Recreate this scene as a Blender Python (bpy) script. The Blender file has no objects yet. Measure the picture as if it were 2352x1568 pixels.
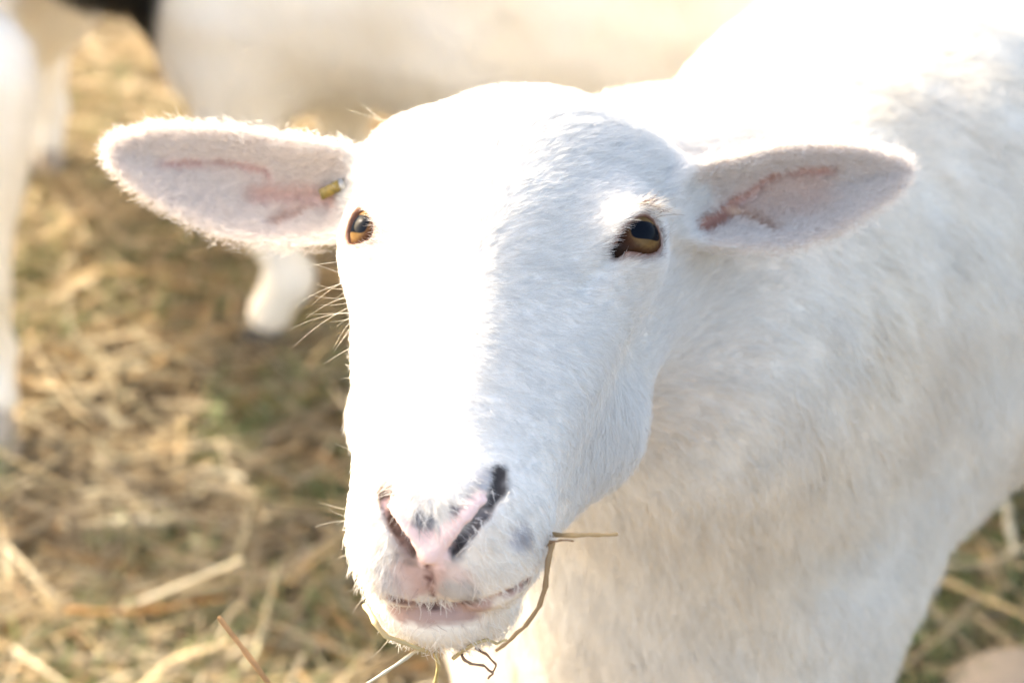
import bpy, math, random
import numpy as np

# ================================================================= camera, sky, sun, exposure
SUN_CAM = (-.75, .62, -.24)          # direction to the sun in camera axes
EXPOSURE, SKY, SUN = 2.45, 0.15, 2.6
# ---------------------------------------------------------------- camera maths
CAM_H, PITCH, LENS, SENS = 1.0, math.radians(25.0), 70.0, 36.0
KP = SENS / LENS / 2352.0                       # photograph measured on a 2352-pixel wide print
_s, _c = math.sin(PITCH), math.cos(PITCH)
CAM_R = np.array([[1, 0, 0], [0, _s, -_c], [0, _c, _s]])    # camera axes (right, up, back) as columns
CAM_P = np.array([0.0, 0.0, CAM_H])
def c2w(p): return np.asarray(p, float) @ CAM_R.T + CAM_P
def w2c(p): return (np.asarray(p, float) - CAM_P) @ CAM_R
def ray(px, py):
    d = np.array([(px - 1176) * KP, (784 - py) * KP, -1.0])
    return d @ CAM_R.T
def at(px, py, depth): return CAM_P + ray(px, py) * depth
def on_ground(px, py, z=0.0):
    d = ray(px, py); return CAM_P + d * ((z - CAM_H) / d[2])
def w2p(p):
    c = w2c(p); return np.stack([1176 + c[..., 0] / -c[..., 2] / KP, 784 - c[..., 1] / -c[..., 2] / KP], -1)

scene = bpy.context.scene
cam_d = bpy.data.cameras.new('camera'); cam = bpy.data.objects.new('camera', cam_d); scene.collection.objects.link(cam)
cam.location = CAM_P; cam.rotation_euler = (math.pi / 2 - PITCH, 0, 0)
cam_d.lens = LENS; cam_d.sensor_width = SENS; cam_d.clip_start = .02; cam_d.clip_end = 500
cam_d.dof.use_dof = True; cam_d.dof.focus_distance = .785; cam_d.dof.aperture_fstop = 7.1
scene.camera = cam
sun_w = CAM_R @ (np.array(SUN_CAM) / np.linalg.norm(SUN_CAM))
world = bpy.data.worlds.new('World'); scene.world = world; world.use_nodes = True
wn = world.node_tree; wn.nodes.clear()
sky = wn.nodes.new('ShaderNodeTexSky'); sky.sky_type = 'NISHITA'; sky.sun_disc = False
sky.sun_elevation = math.asin(sun_w[2]); sky.sun_rotation = math.atan2(sun_w[0], sun_w[1])
sky.air_density = .75; sky.dust_density = 4.0; sky.ozone_density = .3
bg = wn.nodes.new('ShaderNodeBackground'); bg.inputs['Strength'].default_value = SKY
wo = wn.nodes.new('ShaderNodeOutputWorld')
wn.links.new(sky.outputs[0], bg.inputs[0]); wn.links.new(bg.outputs[0], wo.inputs[0])
sl = bpy.data.lights.new('sun', 'SUN'); sl.energy = SUN; sl.angle = math.radians(.53); sl.color = (1, .95, .87)
so = bpy.data.objects.new('sun', sl); scene.collection.objects.link(so)
from mathutils import Vector, Matrix
so.rotation_euler = Vector(sun_w).to_track_quat('Z', 'Y').to_euler(); so.location = (-3, 3, 4)
vs = scene.view_settings; vs.view_transform = 'Standard'; vs.look = 'None'; vs.gamma = 1; vs.use_curve_mapping = False; vs.exposure = EXPOSURE
vs.use_white_balance = True; vs.white_balance_temperature = 7500; vs.white_balance_tint = 8
scene.cycles.max_bounces = 14; scene.cycles.diffuse_bounces = 12; scene.cycles.transmission_bounces = 10; scene.cycles.glossy_bounces = 3
scene.cycles.use_denoising = True

# ---------------------------------------------------------------- distance-field toolkit
def nrm(v): v = np.asarray(v, float); return v / (np.linalg.norm(v, axis=-1, keepdims=True) + 1e-12)
def smin(a, b, k):
    h = np.maximum(k - np.abs(a - b), 0) / k
    return np.minimum(a, b) - h * h * k * 0.25
def smax(a, b, k): return -smin(-a, -b, k)
def ell(p, c, r):
    r = np.asarray(r, np.float32); q = (p - np.asarray(c, np.float32)) / r
    k0 = np.sqrt((q * q).sum(-1)); k1 = np.sqrt(((q / r) ** 2).sum(-1)) + 1e-9
    return k0 * (k0 - 1) / k1
def cone(p, a, b, ra, rb, sc=None):
    a = np.asarray(a, np.float32); b = np.asarray(b, np.float32)
    if sc is not None:
        sc = np.asarray(sc, np.float32); p = p / sc; a = a / sc; b = b / sc
    ba = b - a; t = np.clip(((p - a) @ ba) / (ba @ ba), 0, 1)
    return np.sqrt(((p - a - t[..., None] * ba) ** 2).sum(-1)) - (ra + (rb - ra) * t)
def chain(p, pts, rad, k=0.0):
    d = None
    for i in range(len(pts) - 1):
        e = cone(p, pts[i], pts[i + 1], rad[i], rad[i + 1])
        d = e if d is None else (smin(d, e, k) if k else np.minimum(d, e))
    return d
def basis(e, t):
    e = nrm(e); t = np.asarray(t, float); t = nrm(t - (t @ e) * e); return np.stack([e, np.cross(t, e), t], 1)
def poly_sd(x, y, P):
    n = len(P); d = np.full(x.shape, 1e9, np.float32); s = np.ones(x.shape, np.float32)
    for i in range(n):
        j = i - 1
        ex, ey = P[j][0] - P[i][0], P[j][1] - P[i][1]
        wx, wy = x - P[i][0], y - P[i][1]
        t = np.clip((wx * ex + wy * ey) / (ex * ex + ey * ey + 1e-12), 0, 1)
        d = np.minimum(d, (wx - ex * t) ** 2 + (wy - ey * t) ** 2)
        c1 = y >= P[i][1]; c2 = y < P[j][1]; c3 = ex * wy > ey * wx
        f = (c1 & c2 & c3) | (~c1 & ~c2 & ~c3)
        s = np.where(f, -s, s)
    return s * np.sqrt(d)
def trace_many(f, pts, t0=0.55, t1=1.6):
    D = np.array([ray(*q) for q in pts]); ln = np.linalg.norm(D, axis=1); t = np.full(len(D), t0); act = np.arange(len(D)); hit = np.zeros(len(D), bool)
    for i in range(150):
        v = f((CAM_P + D[act] * t[act, None]).astype(np.float32)); h = v < 1e-4; hit[act[h]] = True
        t[act] += np.where(h, 0, v) * .8 / ln[act]; act = act[~h & (t[act] < t1)]
        if len(act) == 0: break
    P = CAM_P + D * t[:, None]
    return [P[i] if hit[i] else None for i in range(len(D))]
def trace(f, px, py, t0=0.55, t1=1.6): return trace_many(f, [(px, py)], t0, t1)[0]
def grad(f, p, h=6e-4):
    g = np.empty(p.shape, np.float32)
    for i in range(3):
        e = np.zeros(3, np.float32); e[i] = h
        g[:, i] = f(p + e) - f(p - e)
    return g / (np.linalg.norm(g, axis=1, keepdims=True) + 1e-12)

# ---------------------------------------------------------------- the near sheep: head pose
def rotv(r):
    th = np.linalg.norm(r) + 1e-12; k = np.asarray(r) / th
    X = np.array([[0, -k[2], k[1]], [k[2], 0, -k[0]], [-k[1], k[0], 0]])
    return np.eye(3) + math.sin(th) * X + (1 - math.cos(th)) * X @ X
_U = nrm((.976, -.035, .205)); _A = np.array((-.150, -.735, .66)); _A = nrm(_A - (_A @ _U) * _U); _W = np.cross(_A, _U)
HEAD_R = CAM_R @ np.stack([_U, _A, _W], 1)              # columns: lateral, down the face, dorsal (world)
HEAD_P = c2w((-.006, .0445, -.825))
def h2w(q): return np.asarray(q, float) * 1e-3 @ HEAD_R.T + HEAD_P
def w2h(p): return ((p - HEAD_P.astype(np.float32)) @ HEAD_R.astype(np.float32)) * np.float32(1e3)

def head_base(q):                                        # q in millimetres, head axes
    m = q.copy(); m[..., 0] = np.sqrt(q[..., 0] ** 2 + 4.0)
    d = ell(m, (0, -34, -22), (65, 50, 50))              # cranium
    d = smin(d, ell(m, (0, -8, 0), (48, 52, 31)), 14)    # forehead
    d = smin(d, cone(m, (0, 10, -7), (0, 130, -18), 35, 29, (1.08, 1, 1)), 18)   # bridge of the nose
    d = smin(d, cone(m, (42, 2, -16), (20, 118, -22), 24, 18), 20)   # cheekbone running to the muzzle
    d = smin(d, ell(m, (47, 2, -7), (18, 23, 20)), 18)   # orbit
    d = smin(d, cone(m, (46, -28, -12), (50, -8, -5), 11, 9), 18)
    d = smin(d, ell(m, (46, -54, -24), (22, 18, 24)), 16)
    d = smin(d, ell(q, (-47, -60, -27), (26, 22, 28)), 16)   # wool standing beside the poll    # brow
    d = smin(d, cone(m, (36, -22, -62), (32, 50, -60), 34, 26), 21)   # cheek
    d = smin(d, cone(m, (32, 50, -60), (14, 122, -54), 26, 17), 20)
    l = m.copy(); l[..., 0] = np.sqrt((q[..., 0] - 2.5) ** 2 + 4.0)
    d = smin(d, ell(l, (14.5, 141, -24), (22.5, 28, 24.5)), 16)  # upper lip and muzzle
    d = smin(d, ell(m, (0, 140, -8), (27, 26, 19)), 14)
    d = smax(d, q[..., 1] * .85 + q[..., 2] * .52 - 135.0, 9)   # blunt front of the nose
    m[..., 0] = np.abs(q[..., 0] + 2.5)                    # chewing: the chin sits a little to one side
    j = smin(cone(m, (0, 95, -56), (10, 143, -55), 16, 17), ell(m, (0, 145, -50), (31.5, 24, 23)), 8)   # chin
    d = smin(d, j, 2.2)
    return d + 2.0

class Ear:
    def __init__(self, base, tip, face, poly, d0, d1, root):
        self.b = at(*base); self.t = at(*tip); self.B = basis(self.t - self.b, CAM_R @ nrm(face)); self.L = np.linalg.norm(self.t - self.b)
        n = self.B[:, 2]; P = []
        for x, y in poly:
            r = ray(x, y); p = CAM_P + r * (((self.b - CAM_P) @ n) / (r @ n)); P.append(((p - self.b) @ self.B)[:2])
        P = np.array(P)
        for _ in range(2):                               # round the outline
            P = np.stack([P * .75 + np.roll(P, -1, 0) * .25, P * .25 + np.roll(P, -1, 0) * .75], 1).reshape(-1, 2)
        self.P = P.astype(np.float32); self.d0, self.d1 = d0, d1; self.root = h2w(root)
        lo = self.P.min(0); hi = self.P.max(0); self.c = np.append((lo + hi) / 2, 0); self.hs = np.append((hi - lo) / 2, .02)
    def local(self, p): return (p - self.b.astype(np.float32)) @ self.B.astype(np.float32)
    def mid(self, e, dd):
        dep = self.d0 + (self.d1 - self.d0) * np.clip(e / self.L, 0, 1)
        x = np.clip(dd / .024, 0, 1)
        return -dep * (1 - (1 - x) ** 2)
    def sd(self, p):
        q = self.local(p); out = np.sqrt((np.maximum(np.abs(q - self.c) - self.hs, 0) ** 2).sum(-1)) + .01
        near = out < .03
        qn = q[near]; s2 = poly_sd(qn[:, 0], qn[:, 1], self.P); dd = np.maximum(-s2, 0)
        d = smax(s2, (np.abs(qn[:, 2] - self.mid(qn[:, 0], dd)) - .0026) * .62, .004)
        out[near] = d
        return out
EAR_L = Ear((830, 452, .872), (232, 335, .915), (.30, -.10, 1), [(845, 385), (800, 334), (700, 318), (600, 303), (500, 288), (400, 287), (300, 298), (236, 332), (250, 378), (300, 424), (380, 482), (480, 535), (580, 562), (680, 570), (790, 552), (850, 500)], .025, .007, (-46, -40, -30))
EAR_R = Ear((1560, 470, .850), (2106, 388, .895), (-.22, -.12, 1), [(1530, 420), (1600, 372), (1700, 350), (1790, 330), (1870, 324), (1950, 328), (2020, 343), (2080, 366), (2102, 390), (2080, 420), (2030, 470), (1950, 522), (1870, 560), (1780, 576), (1700, 572), (1620, 565), (1540, 540)], .030, .008, (46, -40, -30))
def ears(p): return np.minimum(EAR_L.sd(p), EAR_R.sd(p))
NECK = [h2w((0, -48, -48)), np.array((.098, .955, .572)), np.array((.188, 1.075, .548)), np.array((.25, 1.19, .54))]
BODY_D = nrm((.55, .835, 0.0)); BODY_N = np.array((.835, -.55, 0.0)); W0 = np.array((.245, 1.175, .515))
def leg_fore(s): 
    o = W0 + BODY_N * (s * .06 - .035) - BODY_D * .25
    return [o + (0, 0, -.10), o + (0, 0, -.22) - BODY_D * .01, o * (1, 1, 0) + (0, 0, .19), o * (1, 1, 0) + (0, 0, .085), o * (1, 1, 0) + (0, 0, .03) - BODY_D * .015], (.070, .046, .032, .024, .03)
def leg_hind(s):
    o = W0 + BODY_N * s * .11 + BODY_D * .70
    return [o + (0, 0, -.02), o + (0, 0, -.20) - BODY_D * .04, o * (1, 1, 0) + BODY_D * .09 + (0, 0, .22), o * (1, 1, 0) + BODY_D * .03 + (0, 0, .085), o * (1, 1, 0) + (0, 0, .03)], (.13, .075, .032, .024, .03)
def sheep_body(p):
    n = chain(p, NECK, (.060, .092, .115, .13), .04)
    n = smin(n, cone(p, W0 - BODY_D * .02 + (0, 0, .0), W0 + BODY_D * .62 + (0, 0, .04), .150, .19), .08)
    n = smin(n, cone(p, (.080, .965, .53), (.098, .985, .40), .095, .122), .12)   # brisket
    for s in (-1, 1):
        for P, r in (leg_fore(s), leg_hind(s)): n = smin(n, chain(p, P, r, .03), .05)
    return n
def sheep_base(p, with_ears=False):
    d = head_base(w2h(p)) * np.float32(1e-3); em = None
    for E_, s in ((EAR_L, -1), (EAR_R, 1)):
        e0 = h2w((s * 40, -40, -30)); e1 = E_.b + E_.B @ np.array((.004, 0, -.026))
        d = smin(d, cone(p, e0, e1, .020, .014), .018)
        e_ = E_.sd(p); d = smin(d, e_, .010); em = e_ if em is None else np.minimum(em, e_)
    d = smin(d, sheep_body(p), .025)
    return (d, em) if with_ears else d

# ---------------------------------------------------------------- features laid on the head's surface
def dense(pts, step=15):
    out = [pts[0]]
    for a, b in zip(pts[:-1], pts[1:]):
        n = max(1, int(round(math.hypot(b[0] - a[0], b[1] - a[1]) / step)))
        out += [(a[0] + (b[0] - a[0]) * i / n, a[1] + (b[1] - a[1]) * i / n) for i in range(1, n + 1)]
    return out
def trace_line(f, pts):
    P = [q for q in trace_many(f, dense(pts)) if q is not None]
    if len(P) > 2:                                      # drop samples that fell into a crevice behind their neighbours
        z = np.array([-w2c(q)[2] for q in P]); P = [q for i, q in enumerate(P) if z[i] < np.median(z[max(0, i - 3):i + 4]) + .004]
    return np.array(P)
def rads(P, r): return np.interp(np.linspace(0, 1, len(P)), np.linspace(0, 1, len(r)), r)
def _tr(pts): return np.array(trace_many(sheep_base, pts))
def _sink(P, d):
    return P - grad(sheep_base, P.astype(np.float32)) * np.asarray(d)[:, None]
EYE_R = 14.0
EYES = [(s, h2w((s * 50.8 + 4.0, 6.0, 1.5)), HEAD_R @ nrm((s * .65, .13, .70))) for s in (-1, 1)]
def eye_frame(s, c, n):
    x = HEAD_R @ np.array((s * .42, -.62, -.35)); x = nrm(x - (x @ n) * n)      # inner corner -> outer corner
    return np.stack([x, np.cross(n, x), n], 1)
EYE_B = [eye_frame(*e) for e in EYES]
NOSTRIL_R = _sink(_tr([(1148, 1082), (1142, 1130), (1110, 1172), (1070, 1218), (1034, 1262)]), [0, .001, .0025, .003, .0015])
NOSTRIL_L = _sink(_tr([(884, 1124), (894, 1165), (914, 1204), (938, 1236), (956, 1264)]), [0, .001, .0022, .0022, .001])
PHILTRUM = _tr([(987, 1296), (988, 1322), (988, 1350), (988, 1372)])
EARG = [trace_line(sheep_base, [(1600, 528), (1640, 502), (1690, 462), (1730, 425), (1765, 402), (1840, 392)]), trace_line(sheep_base, [(1690, 490), (1735, 512), (1770, 535)]), trace_line(sheep_base, [(400, 377), (460, 373), (520, 374), (575, 381), (620, 395)]), trace_line(sheep_base, [(590, 446), (660, 446), (720, 450), (790, 462)]), trace_line(sheep_base, [(720, 480), (660, 505)])]
TEAR = _sink(_tr([(1335, 655), (1370, 625), (1405, 592)]), [-.0015, -.0015, -.001])
MOUTH = trace_line(sheep_base, [(892, 1374), (930, 1387), (988, 1393), (1060, 1392), (1120, 1384), (1180, 1360), (1226, 1328)])
VEE = [_tr([(896, 1160), (925, 1202), (955, 1240), (985, 1275)]), _tr([(1108, 1150), (1065, 1190), (1030, 1228), (988, 1275)])]
def eye_open(q, s):                                     # lens-shaped opening between the lids; q in eye axes (mm)
    x = q[..., 0]; y = q[..., 1] * s
    up = np.where(y > 0, 7.2, 9.8)
    e = (np.abs(x) / np.where(x < 0, 13.6, 11.6)) ** np.where(x < 0, 1.5, 2.0) + (np.abs(y) / up) ** 2
    return (np.sqrt(e) - .88) * 8.0
def sheep_sdf(p):
    d, em = sheep_base(p, True)
    q = w2h(p); near = (np.abs(q[..., 0]) < 90) & (q[..., 1] < 200) & (q[..., 1] > -60) & (q[..., 2] > -80) & (q[..., 2] < 60)
    i = np.nonzero(near)[0]
    far = np.nonzero(~near)[0]
    if len(far):
        pf = p[far]; d[far] -= (wob(pf) * .0035 * np.clip((np.linalg.norm(pf - HEAD_P, axis=1) - .14) / .1, 0, 1) * np.clip(em[far] * 40 - .3, 0, 1)).astype(np.float32)
    je = np.nonzero(em < .006)[0]
    if len(je):
        pe = p[je]; de = d[je]
        for G, r in zip(EARG, ((.0016, .0015, .0010, .0003), (.0008, .0004), (.0002, .0008, .0007, .0002), (.0003, .0010, .0010), (.0008, .0004))):
            if len(G) > 1: de = smax(de, -chain(pe, G, rads(G, r)), .003)
        d[je] = de
    if len(i) == 0: return d
    pn = p[i]; dn = d[i]
    for (s, c, n), B in zip(EYES, EYE_B):
        e = ((pn - c.astype(np.float32)) @ B.astype(np.float32)) * 1e3
        r = np.sqrt((e * e).sum(-1))
        dn = smin(dn, (r - EYE_R - 1.5 - 1.1 * np.clip(e[..., 1] * s / 10, 0, 1) + 1.0 * np.clip(e[..., 0] / 10, 0, 1)) * 1e-3, .006)
        cut = smax(smax(eye_open(e, s), -e[..., 2] - 1.0, 1.0), 8.0 - r, 1.0)
        dn = smax(dn, -cut * 1e-3, .0016)
    dn = smax(dn, -chain(pn, NOSTRIL_R, (.0008, .0018, .0032, .0036, .0020), .002), .0025)
    dn = smax(dn, -chain(pn, NOSTRIL_L, (.0010, .0022, .0038, .0040, .0024), .002), .0025)
    for V in VEE: dn = smin(dn, chain(pn, V, (.0002, .0007, .0012, .0016)), .005)
    dn = smax(dn, -chain(pn, PHILTRUM, (.0006, .0010, .0010, .0008)), .002)
    dn = smax(dn, -chain(pn, MOUTH, rads(MOUTH, (.0008, .0014, .0017, .0017, .0016, .0014, .0010))), .003)
    dn = smax(dn, -chain(pn, TEAR, (.002, .003, .002)), .006)
    d[i] = dn
    return d
_rng = np.random.RandomState(3)
_wk = _rng.normal(size=(14, 3)).astype(np.float32) * np.repeat([22, 45], 7)[:, None].astype(np.float32); _wp = _rng.uniform(0, 6.28, 14).astype(np.float32)
def wob(p): return np.sin(p @ _wk.T + _wp).sum(-1) / 6.0

# ================================================================= Blender helpers
COL = scene.collection
def link(o, parent=None, **props):
    COL.objects.link(o)
    if parent is not None: o.parent = parent; o.matrix_parent_inverse = parent.matrix_world.inverted()
    for k, v in props.items(): o[k] = v
    return o
def empty(name, loc, **props):
    o = bpy.data.objects.new(name, None); o.empty_display_size = .05; o.location = loc; link(o, **props)
    o.matrix_world = Matrix.Translation(loc); return o
def mesh(name, V, F, mat, parent=None, smooth=True, col=None, **props):
    me = bpy.data.meshes.new(name); V = np.asarray(V, np.float32); F = np.asarray(F, np.int32)
    me.vertices.add(len(V)); me.vertices.foreach_set('co', V.ravel())
    n = F.shape[1]; me.loops.add(F.size); me.polygons.add(len(F))
    me.loops.foreach_set('vertex_index', F.ravel())
    me.polygons.foreach_set('loop_start', np.arange(0, F.size, n, dtype=np.int32))
    if col is not None:
        a = me.attributes.new('tint', 'FLOAT_COLOR', 'POINT')
        a.data.foreach_set('color', np.concatenate([col, np.ones((len(col), 1))], 1).astype(np.float32).ravel())
    me.update(calc_edges=True); me.validate()
    if smooth: me.polygons.foreach_set('use_smooth', np.ones(len(F), bool))
    me.materials.append(mat)
    return link(bpy.data.objects.new(name, me), parent, **props)
def hair(name, P, rad, col, mat, parent, **props):     # P: strands x points x 3
    n, k, _ = P.shape
    hc = bpy.data.hair_curves.new(name); hc.add_curves([k] * n)
    hc.position_data.foreach_set('vector', P.astype(np.float32).ravel())
    a = hc.attributes.get('radius') or hc.attributes.new('radius', 'FLOAT', 'POINT')
    a.data.foreach_set('value', rad.astype(np.float32).ravel())
    c = hc.attributes.new('tint', 'FLOAT_COLOR', 'CURVE')
    c.data.foreach_set('color', np.concatenate([col, np.ones((n, 1))], 1).astype(np.float32).ravel())
    hc.materials.append(mat)
    return link(bpy.data.objects.new(name, hc), parent, **props)
def new_mat(name):
    m = bpy.data.materials.new(name); m.use_nodes = True; nt = m.node_tree; nt.nodes.clear()
    return m, nt, nt.nodes.new('ShaderNodeOutputMaterial')
def tint_mat(name, rough=.8, spec=.15, trans=0.0, bump=0.0, bscale=300, mott=0.0):
    m, nt, out = new_mat(name); N = nt.nodes; Lk = nt.links.new
    at_ = N.new('ShaderNodeAttribute'); at_.attribute_name = 'tint'; c = at_.outputs['Color']
    b = N.new('ShaderNodeBsdfPrincipled'); b.inputs['Roughness'].default_value = rough; b.inputs['Specular IOR Level'].default_value = spec
    if bump or mott:
        tc = N.new('ShaderNodeTexCoord'); nz = N.new('ShaderNodeTexNoise'); nz.inputs['Scale'].default_value = bscale; nz.inputs['Detail'].default_value = 4
        Lk(tc.outputs['Object'], nz.inputs['Vector'])
        if bump:
            bp = N.new('ShaderNodeBump'); bp.inputs['Strength'].default_value = bump; bp.inputs['Distance'].default_value = .002
            Lk(nz.outputs[0], bp.inputs['Height']); Lk(bp.outputs[0], b.inputs['Normal'])
        if mott:
            mp = N.new('ShaderNodeMapRange'); mp.inputs['To Min'].default_value = 1 - mott; mp.inputs['To Max'].default_value = 1 + mott * .4
            Lk(nz.outputs[0], mp.inputs['Value'])
            vm = N.new('ShaderNodeVectorMath'); vm.operation = 'SCALE'; Lk(c, vm.inputs[0]); Lk(mp.outputs[0], vm.inputs['Scale']); c = vm.outputs[0]
    Lk(c, b.inputs['Base Color'])
    if trans:
        t = N.new('ShaderNodeBsdfTranslucent'); Lk(c, t.inputs['Color']); mx = N.new('ShaderNodeMixShader'); mx.inputs[0].default_value = trans
        Lk(b.outputs[0], mx.inputs[1]); Lk(t.outputs[0], mx.inputs[2]); Lk(mx.outputs[0], out.inputs[0])
    else: Lk(b.outputs[0], out.inputs[0])
    return m
M_FUR = tint_mat('white_fur', .6, .25, .30)
M_SKIN = tint_mat('skin', .65, .25, 0, .25, 700)
M_STRAW = tint_mat('dry_straw', .55, .3, .15, 0, 160, .35)
M_GRASS = tint_mat('grass_blade', .5, .35, .25)
M_HOOF = tint_mat('hoof_horn', .5, .4, 0, .2, 200)

# ================================================================= distance field -> mesh
def axis(lo, hi, flo, fhi, fine, coarse):
    a = [np.arange(flo, fhi, fine)]
    x = flo; st = fine; L = []
    while x > lo: st = min(st * 1.25, coarse); x -= st; L.append(x)
    x = a[0][-1]; st = fine; Rr = []
    while x < hi: st = min(st * 1.25, coarse); x += st; Rr.append(x)
    return np.array(L[::-1] + list(a[0]) + Rr, np.float32)
def polygonize(f, ax, blk=8, newton=2):
    n = [((len(a) + blk - 1) // blk) * blk for a in ax]
    ax = [np.concatenate([a, a[-1] + (a[-1] - a[-2]) * np.arange(1, m - len(a) + 1)]).astype(np.float32) for a, m in zip(ax, n)]
    nb = [m // blk for m in n]
    lo = [a.reshape(-1, blk)[:, 0] for a in ax]; hi = [np.append(a.reshape(-1, blk)[1:, 0], a[-1]) for a in ax]
    ce = [(l + h) / 2 for l, h in zip(lo, hi)]; ha = [(h - l) / 2 for l, h in zip(lo, hi)]
    G = np.stack(np.meshgrid(*ce, indexing='ij'), -1).reshape(-1, 3); Hh = np.stack(np.meshgrid(*ha, indexing='ij'), -1).reshape(-1, 3)
    dc = f(G.astype(np.float32)); act = np.abs(dc) < np.linalg.norm(Hh, axis=1) * 1.35 + .004
    V = np.repeat(np.repeat(np.repeat(dc.reshape(nb), blk, 0), blk, 1), blk, 2).astype(np.float32)
    bi = np.stack(np.unravel_index(np.nonzero(act)[0], nb), 1)
    o = np.stack(np.meshgrid(*[np.arange(blk)] * 3, indexing='ij'), -1).reshape(-1, 3)
    for k in range(0, len(bi), 500):
        I = (bi[k:k + 500, None] * blk + o[None]).reshape(-1, 3)
        P = np.stack([ax[j][I[:, j]] for j in range(3)], 1)
        V[I[:, 0], I[:, 1], I[:, 2]] = f(P)
    S = V < 0
    c = sum(S[i:n[0] - 1 + i, j:n[1] - 1 + j, k:n[2] - 1 + k].astype(np.uint8) for i in (0, 1) for j in (0, 1) for k in (0, 1))
    C = (c > 0) & (c < 8); ci = np.argwhere(C); idx = np.full(C.shape, -1, np.int32); idx[C] = np.arange(len(ci))
    acc = np.zeros((len(ci), 3), np.float32); cnt = np.zeros(len(ci), np.float32)
    for a in range(3):
        for e in np.argwhere(np.ones((2, 2))):
            o0 = np.insert(e, a, 0); o1 = np.insert(e, a, 1)
            v0 = V[tuple((ci + o0).T)]; v1 = V[tuple((ci + o1).T)]; m = (v0 < 0) != (v1 < 0); t = np.where(m, v0 / np.where(m, v0 - v1, 1), 0)
            p0 = np.stack([ax[j][ci[:, j] + o0[j]] for j in range(3)], 1); p1 = np.stack([ax[j][ci[:, j] + o1[j]] for j in range(3)], 1)
            acc += np.where(m[:, None], p0 + (p1 - p0) * t[:, None], 0); cnt += m
    vt = acc / cnt[:, None]
    F = []
    for a in range(3):
        b, d = (a + 1) % 3, (a + 2) % 3
        s0 = [slice(None)] * 3; s1 = [slice(None)] * 3; s0[a] = slice(0, -1); s1[a] = slice(1, None)
        A0, A1 = S[tuple(s0)], S[tuple(s1)]
        for flip in (0, 1):
            e = np.argwhere((A0 & ~A1) if not flip else (~A0 & A1))
            e = e[(e[:, b] > 0) & (e[:, d] > 0) & (e[:, b] < C.shape[b]) & (e[:, d] < C.shape[d])]
            q = []
            for ob, od in ((-1, -1), (0, -1), (0, 0), (-1, 0)):
                g = e.copy(); g[:, b] += ob; g[:, d] += od; q.append(idx[tuple(g.T)])
            q = np.stack(q, 1); F.append(q[:, ::-1] if flip else q)
    F = np.concatenate(F); F = F[(F >= 0).all(1)]
    for _ in range(newton):
        d = f(vt); vt = (vt - grad(f, vt) * np.clip(d, -.004, .004)[:, None] * .9).astype(np.float32)
    return vt, F, grad(f, vt)
def vnoise(p, sc, seed=0):
    q = np.asarray(p, np.float64) * sc; i = np.floor(q).astype(np.int64); t = q - i; t = t * t * (3 - 2 * t); r = 0
    for a in (0, 1):
        for b in (0, 1):
            for c in (0, 1):
                h = (i[:, 0] + a) * 374761393 + (i[:, 1] + b) * 668265263 + (i[:, 2] + c) * 2147483647 + seed * 974711
                h = (h ^ (h >> 13)) * 1274126177; h = ((h ^ (h >> 16)) & 0xffff) / 65535.0
                r = r + h * (t[:, 0] if a else 1 - t[:, 0]) * (t[:, 1] if b else 1 - t[:, 1]) * (t[:, 2] if c else 1 - t[:, 2])
    return r
def scatter(V, F, Nn, n, rng, wfun=None):
    a, b, c, d = (V[F[:, i]] for i in range(4))
    ar = np.linalg.norm(np.cross(c - a, d - b), axis=1) * .5
    if wfun is not None: ar = ar * wfun((a + c) / 2, nrm(Nn[F].mean(1)))
    cs = np.cumsum(ar); k = np.searchsorted(cs, rng.uniform(0, cs[-1], n)); k = np.minimum(k, len(F) - 1)
    u, v = rng.uniform(0, 1, (2, n, 1)); f = F[k]
    bl = lambda X: X[f[:, 0]] * (1 - u) * (1 - v) + X[f[:, 1]] * u * (1 - v) + X[f[:, 2]] * u * v + X[f[:, 3]] * (1 - u) * v
    return bl(V), nrm(bl(Nn))
def grow(roots, nor, d, L, lift, npt, rng, curl=.0, sag=0.0):
    t = nrm(d - (d * nor).sum(1, keepdims=True) * nor); s = np.linspace(0, 1, npt)[None, :, None]
    L = L[:, None, None]; li = np.asarray(lift).reshape(-1, 1, 1)
    P = roots[:, None] + L * (nor[:, None] * (li * s * (1.45 - .6 * s)) + t[:, None] * (s * (.55 + .45 * s)))
    if curl:
        ph = rng.uniform(0, 6.28, (len(roots), 1, 1)); sd = np.cross(nor, t)[:, None]
        P = P + L * curl * s * np.sin(ph + s * 5.0) * sd
    if sag: P[..., 2] -= (L[..., 0] * sag * s[..., 0] ** 2)
    return P

# ================================================================= the near sheep
rng = np.random.RandomState(11)
def dist_line(p, P):
    d = np.full(len(p), 1e9)
    for i in range(len(P) - 1):
        ba = P[i + 1] - P[i]; t = np.clip((p - P[i]) @ ba / (ba @ ba + 1e-12), 0, 1)
        d = np.minimum(d, np.linalg.norm(p - P[i] - t[:, None] * ba, axis=1))
    return d
def S_(pts): return trace_line(sheep_sdf, pts)
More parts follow.
